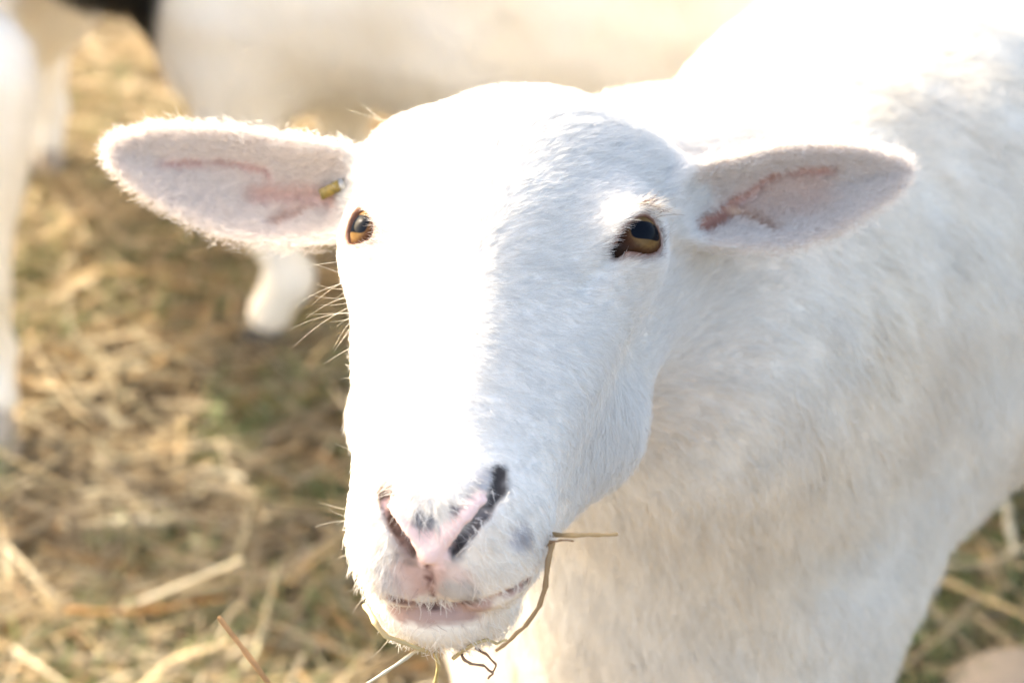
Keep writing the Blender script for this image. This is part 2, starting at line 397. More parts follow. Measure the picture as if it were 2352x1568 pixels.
# bare or pigmented skin, plus shade painted into nostrils, mouth line and ear crease: line on the surface, radius, softness, colour, how much of the hair remains
PINK, LIP, DARK = (.84, .61, .57), (.50, .29, .25), (.055, .048, .048)
PAINT = [
    (S_([(940, 1330), (988, 1330), (1030, 1335)]), .0060, .006, (.66, .52, .47), .55),
    (S_([(960, 1300), (988, 1350), (988, 1300)]), .0042, .005, (.55, .37, .32), .35),
    (S_([(915, 1402), (985, 1412), (1060, 1408), (1105, 1396)]), .0028, .0030, (.44, .31, .28), .25),
    (MOUTH, .0022, .0012, (.46, .32, .29), .1), (MOUTH, .0011, .0012, (.11, .065, .058), .0),  # lip edge, then crease shade painted dark along the mouth line
    (S_([(1150, 1085), (1146, 1120), (1130, 1145)]), .0010, .0036, DARK, .35), (S_([(1120, 1100), (1100, 1140)]), .002, .006, (.42, .40, .40), .7),
    (S_([(1112, 1185), (1088, 1216), (1048, 1264)]), .0008, .0050, (.28, .26, .26), .35),  # shading below the right nostril, painted into the colour
    (S_([(882, 1115), (892, 1160), (905, 1195)]), .0016, .004, (.26, .19, .17), .5),  # shading line above the left nostril, painted into the colour
    (S_([(925, 1235), (950, 1275)]), .0025, .004, (.28, .20, .17), .3),
    (NOSTRIL_R, .0010, .0030, (.045, .035, .032), 0), (NOSTRIL_L, .0026, .0018, (.06, .035, .025), 0),  # nostril hollows painted dark to deepen their shade
    (VEE[0], .0024, .0020, PINK, 0), (VEE[1], .0030, .0022, PINK, 0), (S_([(985, 1250), (987, 1290)]), .0052, .002, PINK, 0),
    (S_([(962, 1192), (985, 1200)]), .0016, .0024, (.20, .19, .21), .5), (S_([(1045, 1172), (1052, 1170)]), .0014, .0016, (.16, .14, .15), .4),
    (PHILTRUM, .0010, .0008, (.16, .07, .06), 0),
    (S_([(1190, 1240), (1200, 1225)]), .002, .004, (.45, .43, .45), .7), (S_([(870, 1320), (885, 1345)]), .002, .005, (.64, .62, .62), .8), (S_([(1035, 1358), (1070, 1362)]), .003, .005, (.45, .42, .40), .7),
    # inside of the ears: pink skin, with crease shade painted into the right one
    (S_([(1720, 470), (1780, 450), (1850, 440)]), .004, .014, (.86, .72, .64), .9),
    (S_([(385, 378), (450, 374), (520, 374), (575, 380), (625, 396)]), .0004, .0042, (.68, .46, .41), .40),
    (S_([(600, 448), (660, 446), (720, 450), (775, 462)]), .0015, .0075, (.70, .50, .43), .40),
    (S_([(690, 490), (650, 510)]), .001, .006, (.66, .46, .37), .5),
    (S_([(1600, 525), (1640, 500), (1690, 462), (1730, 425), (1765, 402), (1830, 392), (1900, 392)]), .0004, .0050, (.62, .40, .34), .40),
    (S_([(1600, 525), (1640, 500), (1690, 462), (1730, 425), (1765, 402)]), .0010, .0050, (.42, .23, .18), .25),  # crease painted darker so it looks deeper
    (S_([(1600, 525), (1640, 505), (1665, 490)]), .0016, .0060, (.34, .17, .13), .2),  # deep shade at the ear base, painted into the skin and hair colour
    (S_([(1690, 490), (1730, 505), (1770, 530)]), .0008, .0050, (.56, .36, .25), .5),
]
def ear_inside(p, n):
    w = np.zeros(len(p))
    for E_ in (EAR_L, EAR_R):
        q = E_.local(p.astype(np.float32)); m = (q[:, 0] > .008) & (np.abs(q[:, 2] + .008) < .03) & (q[:, 0] < E_.L + .02) & (np.abs(q[:, 1]) < .06)
        j_ = np.nonzero(m)[0]; m[j_] = E_.sd(p[j_].astype(np.float32)) < .0035
        w = np.where(m, np.clip((n @ E_.B[:, 2]) * 1.6, 0, 1), w)
    return w
def on_ear(p):
    w = np.zeros(len(p), bool); s = np.zeros(len(p))
    for E_, sg in ((EAR_L, -1), (EAR_R, 1)):
        q = E_.local(p.astype(np.float32)); m = (q[:, 0] > .006) & (np.abs(q[:, 2] + .008) < .03) & (q[:, 0] < E_.L + .02) & (np.abs(q[:, 1]) < .06)
        j_ = np.nonzero(m)[0]; m[j_] = E_.sd(p[j_].astype(np.float32)) < .0035
        w |= m; s[m] = sg
    return w, s
def eye_rim(p):
    d = np.full(len(p), 99.0)
    for (s, c, n), B in zip(EYES, EYE_B):
        e = (p - c) @ B * 1e3; m = (np.linalg.norm(e, axis=1) < 24) & (e[:, 2] > -4)
        d = np.where(m, np.minimum(d, eye_open(e, s)), d)
    return d
def paint(p, n, skin):
    N = len(p); q = w2h(p.astype(np.float32)); hd = np.linalg.norm(p - HEAD_P, axis=1)
    body = np.clip((hd - .13) / .08, 0, 1)[:, None]
    oe, _ = on_ear(p); body[oe] = 0
    nz = vnoise(p, 16, 1) * .6 + vnoise(p, 45, 2) * .4
    white = np.array((.88, .87, .85)); cream = np.array((.89, .835, .745)); tan = np.array((.82, .73, .61))
    w = np.clip((nz - .38) * 2.2, 0, 1)[:, None]
    c = white * (1 - body) + body * (np.array((.90, .88, .84)) * (1 - w) + cream * w)
    w2 = np.clip((vnoise(p, 9, 5) - .66) * 3.0, 0, 1)[:, None] * body * .6
    c = c * (1 - w2) + tan * w2
    if skin: c = c * np.where(body > .5, (.97, .95, .92), (.86, .81, .76))
    dens = np.ones(N)
    ei = ear_inside(p, n)[:, None] * (.75 if skin else .45)
    c = c * (1 - ei) + np.array((.86, .74, .67)) * ei
    dens *= 1 - .10 * (ei[:, 0] > .1)
    near = np.nonzero(hd < .30)[0]
    if len(near):
        pn = p[near]; cn = c[near]; dn = dens[near]; pz = (vnoise(pn, 520, 9) - .5) * 1.2 + (vnoise(pn, 210, 8) - .5) * 1.2
        for P, r, sft, col, keep in PAINT:
            if len(P) < 2: continue
            d = dist_line(pn, P) + pz * min(.0016, r + sft * .25); a = np.clip(1 - (d - r) / sft, 0, 1); a = a * a * (3 - 2 * a)
            k = a[:, None] * (1 if skin else .75); cn = cn * (1 - k) + np.array(col) * k; dn = dn * (1 - a * (1 - keep))
        er = eye_rim(pn); a = np.clip(1 - (er - 1.0) / 2.0, 0, 1); k = a[:, None]
        cn = cn * (1 - k) + np.array((.17, .085, .06)) * k; dn = dn * (1 - a)
        c[near] = cn; dens[near] = dn
    return np.clip(c, 0, 1), dens
def groom(p, n):
    q = w2h(p.astype(np.float32)).astype(float); u, a, w = q.T; su = np.tanh(u / 14.0)
    ac = np.interp(a, [-80, -40, 0, 35, 70, 110, 170], [-1.0, -.95, -.75, -.25, .15, .1, .35])
    cheek = np.clip((np.abs(u) - 30) / 20, 0, 1) * np.clip((a - 15) / 40, 0, 1) * np.clip(-(w + 5) / 20, 0, 1)
    ac = ac + cheek * .75
    hd = HEAD_R @ np.stack([su * 1.0, ac, -.25 * np.ones(len(p))], 0)
    d = hd.T.copy()
    dist = np.linalg.norm(p - HEAD_P, axis=1); b = np.clip((dist - .13) / .07, 0, 1)[:, None]
    bd = np.array((.15, .25, -1.0)) + BODY_D * .25
    d = d * (1 - b) + bd * b
    oe, s = on_ear(p)
    for E_, sg in ((EAR_L, -1), (EAR_R, 1)):
        m = oe & (s == sg)
        if m.any():
            lq = E_.local(p[m].astype(np.float32))
            d[m] = E_.B[:, 0] * .9 + E_.B[:, 1][None] * (np.sign(lq[:, 1]) * .45)[:, None]
    L = np.interp(a, [-90, -60, -20, 20, 70, 110, 140, 175], [13, 12, 8.5, 6.2, 5.6, 4.0, 2.4, 1.9]) * 1e-3
    L = L * (1 + cheek * .9) * (1 - b[:, 0]) + .017 * b[:, 0]
    L[oe] = .0027
    ch = np.clip((a - 95) / 25, 0, 1) * np.clip((-w - 28) / 14, 0, 1) * (1 - b[:, 0])
    d = d * (1 - ch[:, None]) + (HEAD_R @ np.stack([su * .35, .25 + 0 * a, -1.0 + 0 * a], 0)).T * ch[:, None]
    L = L * (1 - ch) + .0024 * ch
    j_ = np.nonzero((a > 90) & (dist < .22) & ~oe)[0]
    if len(j_): L[j_] *= np.clip(dist_line(p[j_], MOUTH) / .012, .15, 1)
    lift = .27 * (1 - b[:, 0]) + .40 * b[:, 0]
    ei = oe & (ear_inside(p, n) > .5); lift[ei] = .75; L[ei] = .0048
    d[ei] = nrm(d[ei]) + rng.normal(size=(ei.sum(), 3)) * .5
    # lower lip and chin: hair stands out
    return d, L, lift, b[:, 0], oe

ax = [axis(-.22, .95, -.205, .215, .0019, .012), axis(.60, 2.05, .610, .985, .0019, .012), axis(.0, .80, .525, .775, .0019, .012)]
SV, SF, SN = polygonize(sheep_sdf, ax, newton=1)
sheep = empty('sheep', tuple(W0 * (1, 1, 0)), label='white sheep facing the viewer with hay in its mouth and a yellow ear tag', category='sheep')
scol, _ = paint(SV.astype(float), SN, True)
mesh('body', SV, SF, M_SKIN, sheep, col=scol)

def head_w(c, n):
    h = np.linalg.norm(c - HEAD_P, axis=1); v = nrm(CAM_P - c); f = (n * v).sum(1)
    return np.where(on_ear(c)[0], 1.0, np.clip((.185 - h) / .085, 0, 1) ** 2) * np.where(f > -.25, 1.0, .25) * (1 + 1.0 * on_ear(c)[0])
def body_w(c, n):
    h = np.linalg.norm(c - HEAD_P, axis=1); v = nrm(CAM_P - c); f = (n * v).sum(1)
    return np.where(on_ear(c)[0], 0.0, np.clip((h - .105) / .06, 0, 1)) * np.where(f > -.3, 1.0, .2) * np.where(c[:, 1] > 1.45, .4, 1.0) * np.where(c[:, 2] < .25, .35, 1)
def fur(npar, kids, wf, spread, rad, npt, clump, curl, name, sag=0.0, dirj=.30):
    R0, N0 = scatter(SV, SF, SN, npar, rng, wf)
    d0, L0, li0, b0, e0 = groom(R0, N0)
    d0 = nrm(d0) + rng.normal(size=d0.shape) * dirj * (.6 + .4 * b0[:, None])
    L0 = L0 * rng.uniform(.7, 1.2, len(L0))
    tip = grow(R0, N0, d0, L0, li0, 2, rng)[:, 1]
    k = np.repeat(np.arange(npar), kids); N = N0[k]
    off = rng.normal(size=(len(k), 3)) * spread; off -= (off * N).sum(1, keepdims=True) * N
    oek = e0[k]; off[oek] *= 2.6
    R = (R0[k] + off).astype(np.float32); dd = sheep_sdf(R); R = R - N.astype(np.float32) * dd[:, None]
    good = np.abs(dd) < .0035
    col, dens = paint(R.astype(float), N, False)
    good &= rng.uniform(0, 1, len(R)) < dens
    k = k[good]; R = R[good].astype(float) - N[good] * .0004; N = N[good]; col = col[good]; dn = dens[good]
    L = L0[k] * rng.uniform(.65, 1.15, len(k)) * (.30 + .70 * np.clip(dn, 0, 1))
    P = grow(R, N, d0[k] + rng.normal(size=(len(k), 3)) * .16, L, li0[k] * rng.uniform(.5, 1.5, len(k)), npt, rng, curl, sag)
    s = np.linspace(0, 1, npt)[None, :, None] ** 1.5
    P = P + (tip[k][:, None] - P[:, -1:]) * s * (clump * np.where(e0[k], .05, 1.0))[:, None, None]
    col = col * rng.uniform(.82, 1.05, (len(k), 1))
    rad = rad * np.where(e0[k], 1.5, 1.0)[:, None]
    rr = rad * np.interp(np.linspace(0, 1, npt), [0, .5, 1], [1, .9, .25])[None] * rng.uniform(.7, 1.3, (len(k), 1))
    hair(name, P, rr, np.clip(col, 0, 1), M_FUR, sheep, kind='stuff')
fur(60000, 6, head_w, .0010, .000066, 4, .45, .04, 'face_fur')
fur(42000, 9, body_w, .0055, .00014, 4, .28, .10, 'fleece', .10, .24)

# eyes
def eye_material():
    m, nt, out = new_mat('sheep_eye'); N = nt.nodes; Lk = nt.links.new
    tc = N.new('ShaderNodeTexCoord'); sx = N.new('ShaderNodeSeparateXYZ'); Lk(tc.outputs['Object'], sx.inputs[0])
    def mth(op, a, b=None):
        n = N.new('ShaderNodeMath'); n.operation = op
        for i, v in enumerate((a, b)):
            if v is None: continue
            if isinstance(v, (int, float)): n.inputs[i].default_value = v
            else: Lk(v, n.inputs[i])
        return n.outputs[0]
    X, Y, Z = sx.outputs
    r = mth('SQRT', mth('ADD', mth('MULTIPLY', X, X), mth('MULTIPLY', Y, Y)))
    nz = N.new('ShaderNodeTexNoise'); nz.inputs['Scale'].default_value = 700; Lk(tc.outputs['Object'], nz.inputs['Vector'])
    rj = mth('ADD', r, mth('MULTIPLY', mth('SUBTRACT', nz.outputs[0], .5), .0014))
    cr = N.new('ShaderNodeValToRGB'); Lk(mth('MULTIPLY', rj, 1000 / 14.0), cr.inputs[0])
    e = cr.color_ramp.elements; e[0].position = .26; e[0].color = (.105, .06, .022, 1); e[1].position = .86; e[1].color = (.018, .010, .008, 1)
    for p_, c_ in ((.44, (.15, .088, .036, 1)), (.56, (.07, .034, .017, 1)), (.64, (.045, .018, .008, 1))):
        q = e.new(p_); q.color = c_
    px = mth('POWER', mth('DIVIDE', mth('ABSOLUTE', X), .0072), 4.0); py = mth('POWER', mth('DIVIDE', mth('ABSOLUTE', Y), .0040), 3.0)
    pu = mth('ADD', px, py); mr = N.new('ShaderNodeMapRange'); mr.inputs['From Min'].default_value = .85; mr.inputs['From Max'].default_value = 1.15; Lk(pu, mr.inputs['Value'])
    mx = N.new('ShaderNodeMix'); mx.data_type = 'RGBA'; Lk(mr.outputs[0], mx.inputs['Factor']); mx.inputs['A'].default_value = (.004, .006, .010, 1); Lk(cr.outputs[0], mx.inputs['B'])
    b = N.new('ShaderNodeBsdfPrincipled'); Lk(mx.outputs['Result'], b.inputs['Base Color']); b.inputs['Roughness'].default_value = .35
    b.inputs['Coat Weight'].default_value = .14; b.inputs['Specular IOR Level'].default_value = .0; b.inputs['Coat Roughness'].default_value = .02; b.inputs['Coat IOR'].default_value = 1.4
    Lk(b.outputs[0], out.inputs[0]); return m
M_EYE = eye_material()
def uv_sphere(r, nu=40, nv=28, bulge=.0):
    V = []; F = []
    for i in range(nv + 1):
        th = math.pi * i / nv
        for j in range(nu):
            ph = 2 * math.pi * j / nu; rr = r + bulge * math.exp(-(th / .55) ** 2)
            V.append((rr * math.sin(th) * math.cos(ph), rr * math.sin(th) * math.sin(ph), rr * math.cos(th)))
    for i in range(nv):
        for j in range(nu): F.append((i * nu + j, (i + 1) * nu + j, (i + 1) * nu + (j + 1) % nu, i * nu + (j + 1) % nu))
    return np.array(V), np.array(F)
ev, ef = uv_sphere(EYE_R * 1e-3, bulge=.0012)
for (s, c, n) in EYES:
    x = nrm(np.cross(CAM_R[:, 1], n) + HEAD_R[:, 1] * .10); x = nrm(x - (x @ n) * n); y = np.cross(n, x)
    o = mesh('eye', ev, ef, M_EYE)
    Mx = Matrix.Identity(4)
    for i in range(3): Mx[i][0], Mx[i][1], Mx[i][2], Mx[i][3] = x[i], y[i], n[i], c[i]
    o.parent = sheep; o.matrix_parent_inverse = sheep.matrix_world.inverted(); o.matrix_world = Mx
# lashes and whiskers
def strands(name, roots, dirs, L, rad, col, bend=.3, npt=6, down=.0):
    n = len(roots); s = np.linspace(0, 1, npt)[None, :, None]; d = nrm(dirs); side = nrm(np.cross(d, rng.normal(size=d.shape)))
    P = roots[:, None] + L[:, None, None] * (d[:, None] * s + side[:, None] * bend * s ** 2)
    P[..., 2] -= (L[:, None] * down * s[..., 0] ** 2)
    hair(name, P, rad[:, None] * np.linspace(1, .2, npt)[None], col, M_FUR, sheep, kind='stuff')
rts, drs, cl = [], [], []
for (s, c, n), B in zip(EYES, EYE_B):
    for i in range(150):
        t = rng.uniform(-.15, .95); x = 13.5 * t; y = 10.8 * math.sqrt(max(0, 1 - abs(t) ** 1.7)) + rng.uniform(-.3, 1.8)
        e = np.array((x, y * s, 0)); rr = EYE_R + 1.6; e[2] = math.sqrt(max(4, rr * rr - e[0] ** 2 - e[1] ** 2))
        rts.append(c + B @ e * 1e-3); dv = np.array((.55 + .5 * t, s * (.35 + rng.normal() * .12), .75)); drs.append(B @ dv + rng.normal(size=3) * .12 + np.array((0, 0, -.25)))
        cl.append((.80, .74, .66) if rng.rand() < .55 else (.20, .12, .08))
n_ = len(rts); strands('eyelashes', np.array(rts), np.array(drs), rng.uniform(.007, .0150, n_), np.full(n_, .00014), np.array(cl), .25, down=.35)
rts, drs, Ls = [], [], []
for px, py, cnt, dx, dy, L0 in [(822, 650, 16, -1, -.25, .026), (836, 740, 12, -1, -.45, .018), (848, 900, 8, -1, -.7, .010), (842, 1050, 4, -1, .3, .013), (812, 1180, 7, -1, .25, .013), (806, 1270, 6, -1, -.1, .013), (840, 1370, 6, -1, -.6, .014), (900, 1460, 3, -.7, -.8, .012), (1210, 1385, 6, .7, -.8, .006), (1530, 640, 5, 1, -.3, .018), (1475, 690, 2, 1, -.2, .020), (1270, 1215, 5, 1, .1, .009), (905, 275, 14, -1, .35, .020), (1470, 255, 8, .8, .6, .012)]:
    for q in trace_many(sheep_sdf, [(px + rng.normal() * 5 + 6 * (1 if dx < 0 else -1), py + rng.normal() * 28) for i in range(max(2, int(cnt * .7)))], .5, 1.1):
        if q is None: continue
        rts.append(q); drs.append(CAM_R @ (np.array((dx, dy, .15)) + rng.normal(size=3) * .28)); Ls.append(L0 * rng.uniform(.5, 1.3))
n_ = len(rts); strands('whiskers', np.array(rts), np.array(drs), np.array(Ls), np.full(n_, .00008), np.tile((.85, .80, .70), (n_, 1)), .35)
# hooves
def hoof(parent, p, fwd, col=(.10, .085, .075), w=.024):
    fwd = nrm(np.array((fwd[0], fwd[1], 0))); sd = np.array((-fwd[1], fwd[0], 0)); V = []; F = []
    for t in (-1, 1):
        b = len(V)
        ring = [(-.030, -.001), (-.028, .010), (.0, .0125), (.024, .008), (.034, .0), (.024, -.0), (0, -.001), (-.028, -.0015)]
        for z, k in ((0.0, 1.0), (.018, .92), (.042, .72), (.055, .50)):
            for x, y in ring: V.append(p + fwd * (x * k - (.0 if z < .02 else .006) + .008) + sd * t * (y * k * (w / .012) * .9 + .0022) + np.array((0, 0, z)))
        for r in range(3):
            for j in range(8): F.append((b + r * 8 + j, b + r * 8 + (j + 1) % 8, b + (r + 1) * 8 + (j + 1) % 8, b + (r + 1) * 8 + j))
        for r in (0, 3):
            F.append((b + r * 8, b + r * 8 + 1, b + r * 8 + 2, b + r * 8 + 7)); F.append((b + r * 8 + 2, b + r * 8 + 3, b + r * 8 + 6, b + r * 8 + 7)); F.append((b + r * 8 + 3, b + r * 8 + 4, b + r * 8 + 5, b + r * 8 + 6))
    mesh('hoof', np.array(V), np.array(F), M_HOOF, parent, col=np.tile(col, (len(V), 1)))
for s in (-1, 1):
    for L_ in (leg_fore(s), leg_hind(s)): hoof(sheep, L_[0][-1] * (1, 1, 0), -BODY_D)
# ear tag
def flat_mat(name, col, rough=.5, metal=0.0):
    m, nt, out = new_mat(name); N = nt.nodes; b = N.new('ShaderNodeBsdfPrincipled')
    tc = N.new('ShaderNodeTexCoord'); nz = N.new('ShaderNodeTexNoise'); nz.inputs['Scale'].default_value = 400; nt.links.new(tc.outputs['Object'], nz.inputs['Vector'])
    cr = N.new('ShaderNodeValToRGB'); cr.color_ramp.elements[0].color = (*[c * .6 for c in col], 1); cr.color_ramp.elements[1].color = (*col, 1); cr.color_ramp.elements[0].position = .35; cr.color_ramp.elements[1].position = .6
    nt.links.new(nz.outputs[0], cr.inputs[0]); nt.links.new(cr.outputs[0], b.inputs['Base Color'])
    b.inputs['Roughness'].default_value = rough; b.inputs['Metallic'].default_value = metal; nt.links.new(b.outputs[0], out.inputs[0]); return m
def plate(P, w, t, nrmv):       # a strip following P
    V = []; F = []
    P = np.array(P); n = len(P)
    for i in range(n):
        d = nrm(P[min(i + 1, n - 1)] - P[max(i - 1, 0)]); sd = nrm(np.cross(nrmv, d)); nn = np.cross(d, sd)
        for a, b in ((-1, -1), (1, -1), (1, 1), (-1, 1)): V.append(P[i] + sd * a * w * .5 + nn * b * t * .5)
    for i in range(n - 1):
        for j in range(4): F.append((i * 4 + j, i * 4 + (j + 1) % 4, i * 4 + 4 + (j + 1) % 4, i * 4 + 4 + j))
    F += [(0, 1, 2, 3), (n * 4 - 4, n * 4 - 3, n * 4 - 2, n * 4 - 1)]
    return np.array(V), np.array(F)
ta, tb = trace(sheep_sdf, 738, 447), trace(sheep_sdf, 782, 424)
up = -ray(750, 435) * .004
tv, tf = plate([ta + up, ta * .6 + tb * .4 + up * 1.5, tb + up * 1.3], .0048, .0014, CAM_R[:, 2])
tag = mesh('ear_tag', tv, tf, flat_mat('yellow_plastic', (.30, .21, .045)), sheep, False, label='yellow plastic ear tag')
tv, tf = plate([tb + up * 1.2, tb + (tb - ta) * .18 + up * 1.2], .0050, .0020, CAM_R[:, 2])
mesh('tag_stud', tv, tf, flat_mat('dull_metal', (.55, .55, .54), .4, .6), tag, False)

# ================================================================= the sheep behind
M_FUR2 = M_FUR
def far_sheep(name, f, box, cell, colf, label, group, groomd, nstr, L, feet, fwd, hcol=(.05, .045, .04)):
    ax_ = [np.arange(box[i][0], box[i][1], cell).astype(np.float32) for i in range(3)]
    V, F, Nn = polygonize(f, ax_)
    root = empty(name, (float(np.mean([q[0] for q in feet])), float(np.mean([q[1] for q in feet])), 0), label=label, category='sheep', group=group)
    mesh('body', V, F, M_SKIN, root, col=colf(V.astype(float)) * (.92, .90, .86))
    R, N = scatter(V, F, Nn, nstr, rng); R = R.astype(float); N = N.astype(float); z = R[:, 2]
    Ls = L * np.interp(z, [0, .25, .35], [.15, .30, 1]) * rng.uniform(.6, 1.3, nstr)
    d = np.tile(groomd, (nstr, 1)) + (np.stack([vnoise(R, 28, 7 + i) for i in range(3)], 1) - .5) * 1.2 + rng.normal(size=(nstr, 3)) * .2
    P = grow(R, N, d, Ls, np.full(nstr, .45), 4, rng, .1, .15)
    hair('fleece', P, np.full((nstr, 1), .00035) * np.array([[1, .9, .7, .3]]), np.clip(colf(R) * rng.uniform(.9, 1.05, (nstr, 1)), 0, 1), M_FUR2, root, kind='stuff')
    for q in feet: hoof(root, np.array((q[0], q[1], 0.0)), fwd, hcol)
    return root
def foot_leg(top, foot, r, fwd, hind=False):
    top = np.array(top, float); foot = np.array((foot[0], foot[1], 0.0)); fw = np.array((fwd[0], fwd[1], 0.0))
    kn = foot * .75 + top * (1, 1, 0) * .25 + np.array((0, 0, .20)) + fw * (-.05 if hind else .01)
    return [top, kn, foot + (0, 0, .105) - fw * .030, foot + (0, 0, .060) - fw * .006], (r, .031, .021, .022)
def cream_col(p):
    w = np.clip((vnoise(p, 14, 3) - .35) * 1.8, 0, 1)[:, None]
    return np.array((.92, .91, .89)) * (1 - w) + np.array((.89, .86, .80)) * w
# black-headed sheep: stands across the view, head to the left
BF = [(-.285, 2.10), (-.20, 2.33), (.47, 2.02), (.44, 2.22)]
b_legs = [foot_leg((-.30, 2.13, .40), BF[0], .085, (-1, 0)), foot_leg((-.20, 2.30, .38), BF[1], .08, (-1, 0)), foot_leg((.44, 2.00, .42), BF[2], .10, (-1, 0), True), foot_leg((.42, 2.18, .42), BF[3], .10, (-1, 0), True)]
NB = [np.array((-.24, 2.20, .50)), np.array((-.43, 2.17, .522)), np.array((-.58, 2.14, .73))]
def back_sheep(p):
    d = cone(p, (-.16, 2.22, .475), (.44, 2.08, .50), .185, .20)
    d = smin(d, ell(p, (.10, 2.15, .44), (.32, .19, .215)), .06)
    d = smin(d, ell(p, (-.26, 2.18, .44), (.13, .13, .15)), .06)
    d = smin(d, chain(p, NB, (.14, .112, .085), .03), .06)
    d = smin(d, chain(p, [NB[2] + (0, 0, .02), NB[2] + (-.10, -.01, .02), NB[2] + (-.23, -.02, -.06)], (.075, .065, .04), .03), .03)
    for s in (-1, 1): d = smin(d, cone(p, NB[2] + (.01, s * .05, .05), NB[2] + (.04, s * .16, .03), .022, .012), .02)
    for P, r in b_legs: d = smin(d, chain(p, P, r, .02), .04)
    return d - (wob(p) * .006).astype(np.float32)
def back_col(p):
    c = cream_col(p); k = np.clip(((-p[:, 0] - .372) + (p[:, 2] - .42) * .25 + (vnoise(p, 30, 4) - .5) * .02) / .012, 0, 1)[:, None] * (p[:, 2] > .30)[:, None]
    return c * (1 - k) + np.array((.012, .011, .011)) * k
far_sheep('sheep', back_sheep, [(-.92, .74), (1.82, 2.52), (0, .86)], .0125, back_col, 'cream white sheep with a black head standing crosswise behind the others', 'flock in the background', (.5, 0, -1), 60000, .022, BF, (-1, 0))
# sheep at the left edge, standing lengthways
LF = [(-.545, 1.87), (-.80, 1.90), (-.660, 2.68), (-.86, 2.70)]
l_legs = [foot_leg((-.550, 1.90, .40), LF[0], .075, (0, -1)), foot_leg((-.79, 1.93, .40), LF[1], .075, (0, -1)), foot_leg((-.655, 2.60, .33), LF[2], .085, (0, -1), True), foot_leg((-.84, 2.62, .33), LF[3], .09, (0, -1), True)]
def left_sheep(p):
    d = cone(p, (-.68, 2.02, .50), (-.72, 2.52, .46), .165, .185)
    d = smin(d, ell(p, (-.68, 2.42, .40), (.185, .22, .165)), .05)
    d = smin(d, ell(p, (-.68, 1.92, .46), (.13, .10, .15)), .05)
    d = smin(d, chain(p, [np.array((-.69, 1.92, .56)), np.array((-.74, 1.72, .66)), np.array((-.80, 1.62, .74))], (.12, .09, .08), .03), .05)
    d = smin(d, chain(p, [np.array((-.80, 1.61, .74)), np.array((-.83, 1.52, .72)), np.array((-.87, 1.42, .64))], (.075, .062, .04), .03), .03)
    for s in (-1, 1): d = smin(d, cone(p, (-.80 + s * .05, 1.63, .79), (-.80 + s * .15, 1.65, .76), .022, .012), .02)
    for P, r in l_legs: d = smin(d, chain(p, P, r, .02), .035)
    return d - (wob(p) * .005).astype(np.float32)
far_sheep('sheep', left_sheep, [(-1.02, -.42), (1.34, 2.80), (0, .86)], .0125, cream_col, 'white sheep with pale legs at the edge of the flock, standing on the loose hay', 'flock in the background', (0, .3, -1), 36000, .018, LF, (0, -1), (.42, .37, .32))

src = [o for o in COL.objects if o.get('label', '').startswith('white sheep with pale legs')][0]
cp = src.copy(); COL.objects.link(cp); cp.location.x -= .46; cp.location.y -= .42; cp['label'] = 'unseen white sheep added out of frame beside the edge one, shading the hay'  # extra sheep added outside the frame to throw shade on the near hay
for ch in list(src.children):
    c_ = ch.copy(); COL.objects.link(c_); c_.parent = cp

# ================================================================= ground, straw, grass
def ground_material():
    m, nt, out = new_mat('trodden_earth'); N = nt.nodes; Lk = nt.links.new
    tc = N.new('ShaderNodeTexCoord'); b = N.new('ShaderNodeBsdfPrincipled'); b.inputs['Roughness'].default_value = .95; b.inputs['Specular IOR Level'].default_value = .1
    n1 = N.new('ShaderNodeTexNoise'); n1.inputs['Scale'].default_value = 6; n1.inputs['Detail'].default_value = 8; Lk(tc.outputs['Object'], n1.inputs['Vector'])
    n2 = N.new('ShaderNodeTexNoise'); n2.inputs['Scale'].default_value = 90; n2.inputs['Detail'].default_value = 6; Lk(tc.outputs['Object'], n2.inputs['Vector'])
    c1 = N.new('ShaderNodeValToRGB'); e = c1.color_ramp.elements; e[0].position = .32; e[0].color = (.06, .047, .034, 1); e[1].position = .68; e[1].color = (.32, .25, .17, 1); Lk(n1.outputs[0], c1.inputs[0])
    c2 = N.new('ShaderNodeValToRGB'); e = c2.color_ramp.elements; e[0].position = .35; e[0].color = (.35, .35, .35, 1); e[1].position = .65; e[1].color = (1.2, 1.15, 1.0, 1); Lk(n2.outputs[0], c2.inputs[0])
    mx = N.new('ShaderNodeMix'); mx.data_type = 'RGBA'; mx.blend_type = 'MULTIPLY'; mx.inputs['Factor'].default_value = 1; Lk(c1.outputs[0], mx.inputs['A']); Lk(c2.outputs[0], mx.inputs['B'])
    Lk(mx.outputs['Result'], b.inputs['Base Color'])
    bp = N.new('ShaderNodeBump'); bp.inputs['Distance'].default_value = .01; Lk(n2.outputs[0], bp.inputs['Height']); Lk(bp.outputs[0], b.inputs['Normal'])
    Lk(b.outputs[0], out.inputs[0]); return m
gx = np.concatenate([[-200, -60, -20, -8], np.arange(-3, 3.01, .06), [8, 20, 60, 200]]); gy = np.concatenate([[-200, -60, -20, -6], np.arange(-1, 6.01, .06), [10, 25, 80, 300]])
GX, GY = np.meshgrid(gx, gy); GP = np.stack([GX, GY, 0 * GX], -1).reshape(-1, 3)
def gh(p): return (vnoise(p * (1, 1, 0), 3, 21) - .5) * .03 + (vnoise(p * (1, 1, 0), 11, 22) - .5) * .012 - .008
GP[:, 2] = gh(GP); nx_ = len(gx); I_, J_ = np.meshgrid(np.arange(len(gy) - 1), np.arange(nx_ - 1), indexing='ij'); q0 = (I_ * nx_ + J_).ravel()
mesh('ground', GP, np.stack([q0, q0 + 1, q0 + nx_ + 1, q0 + nx_], 1), ground_material(), kind='structure')
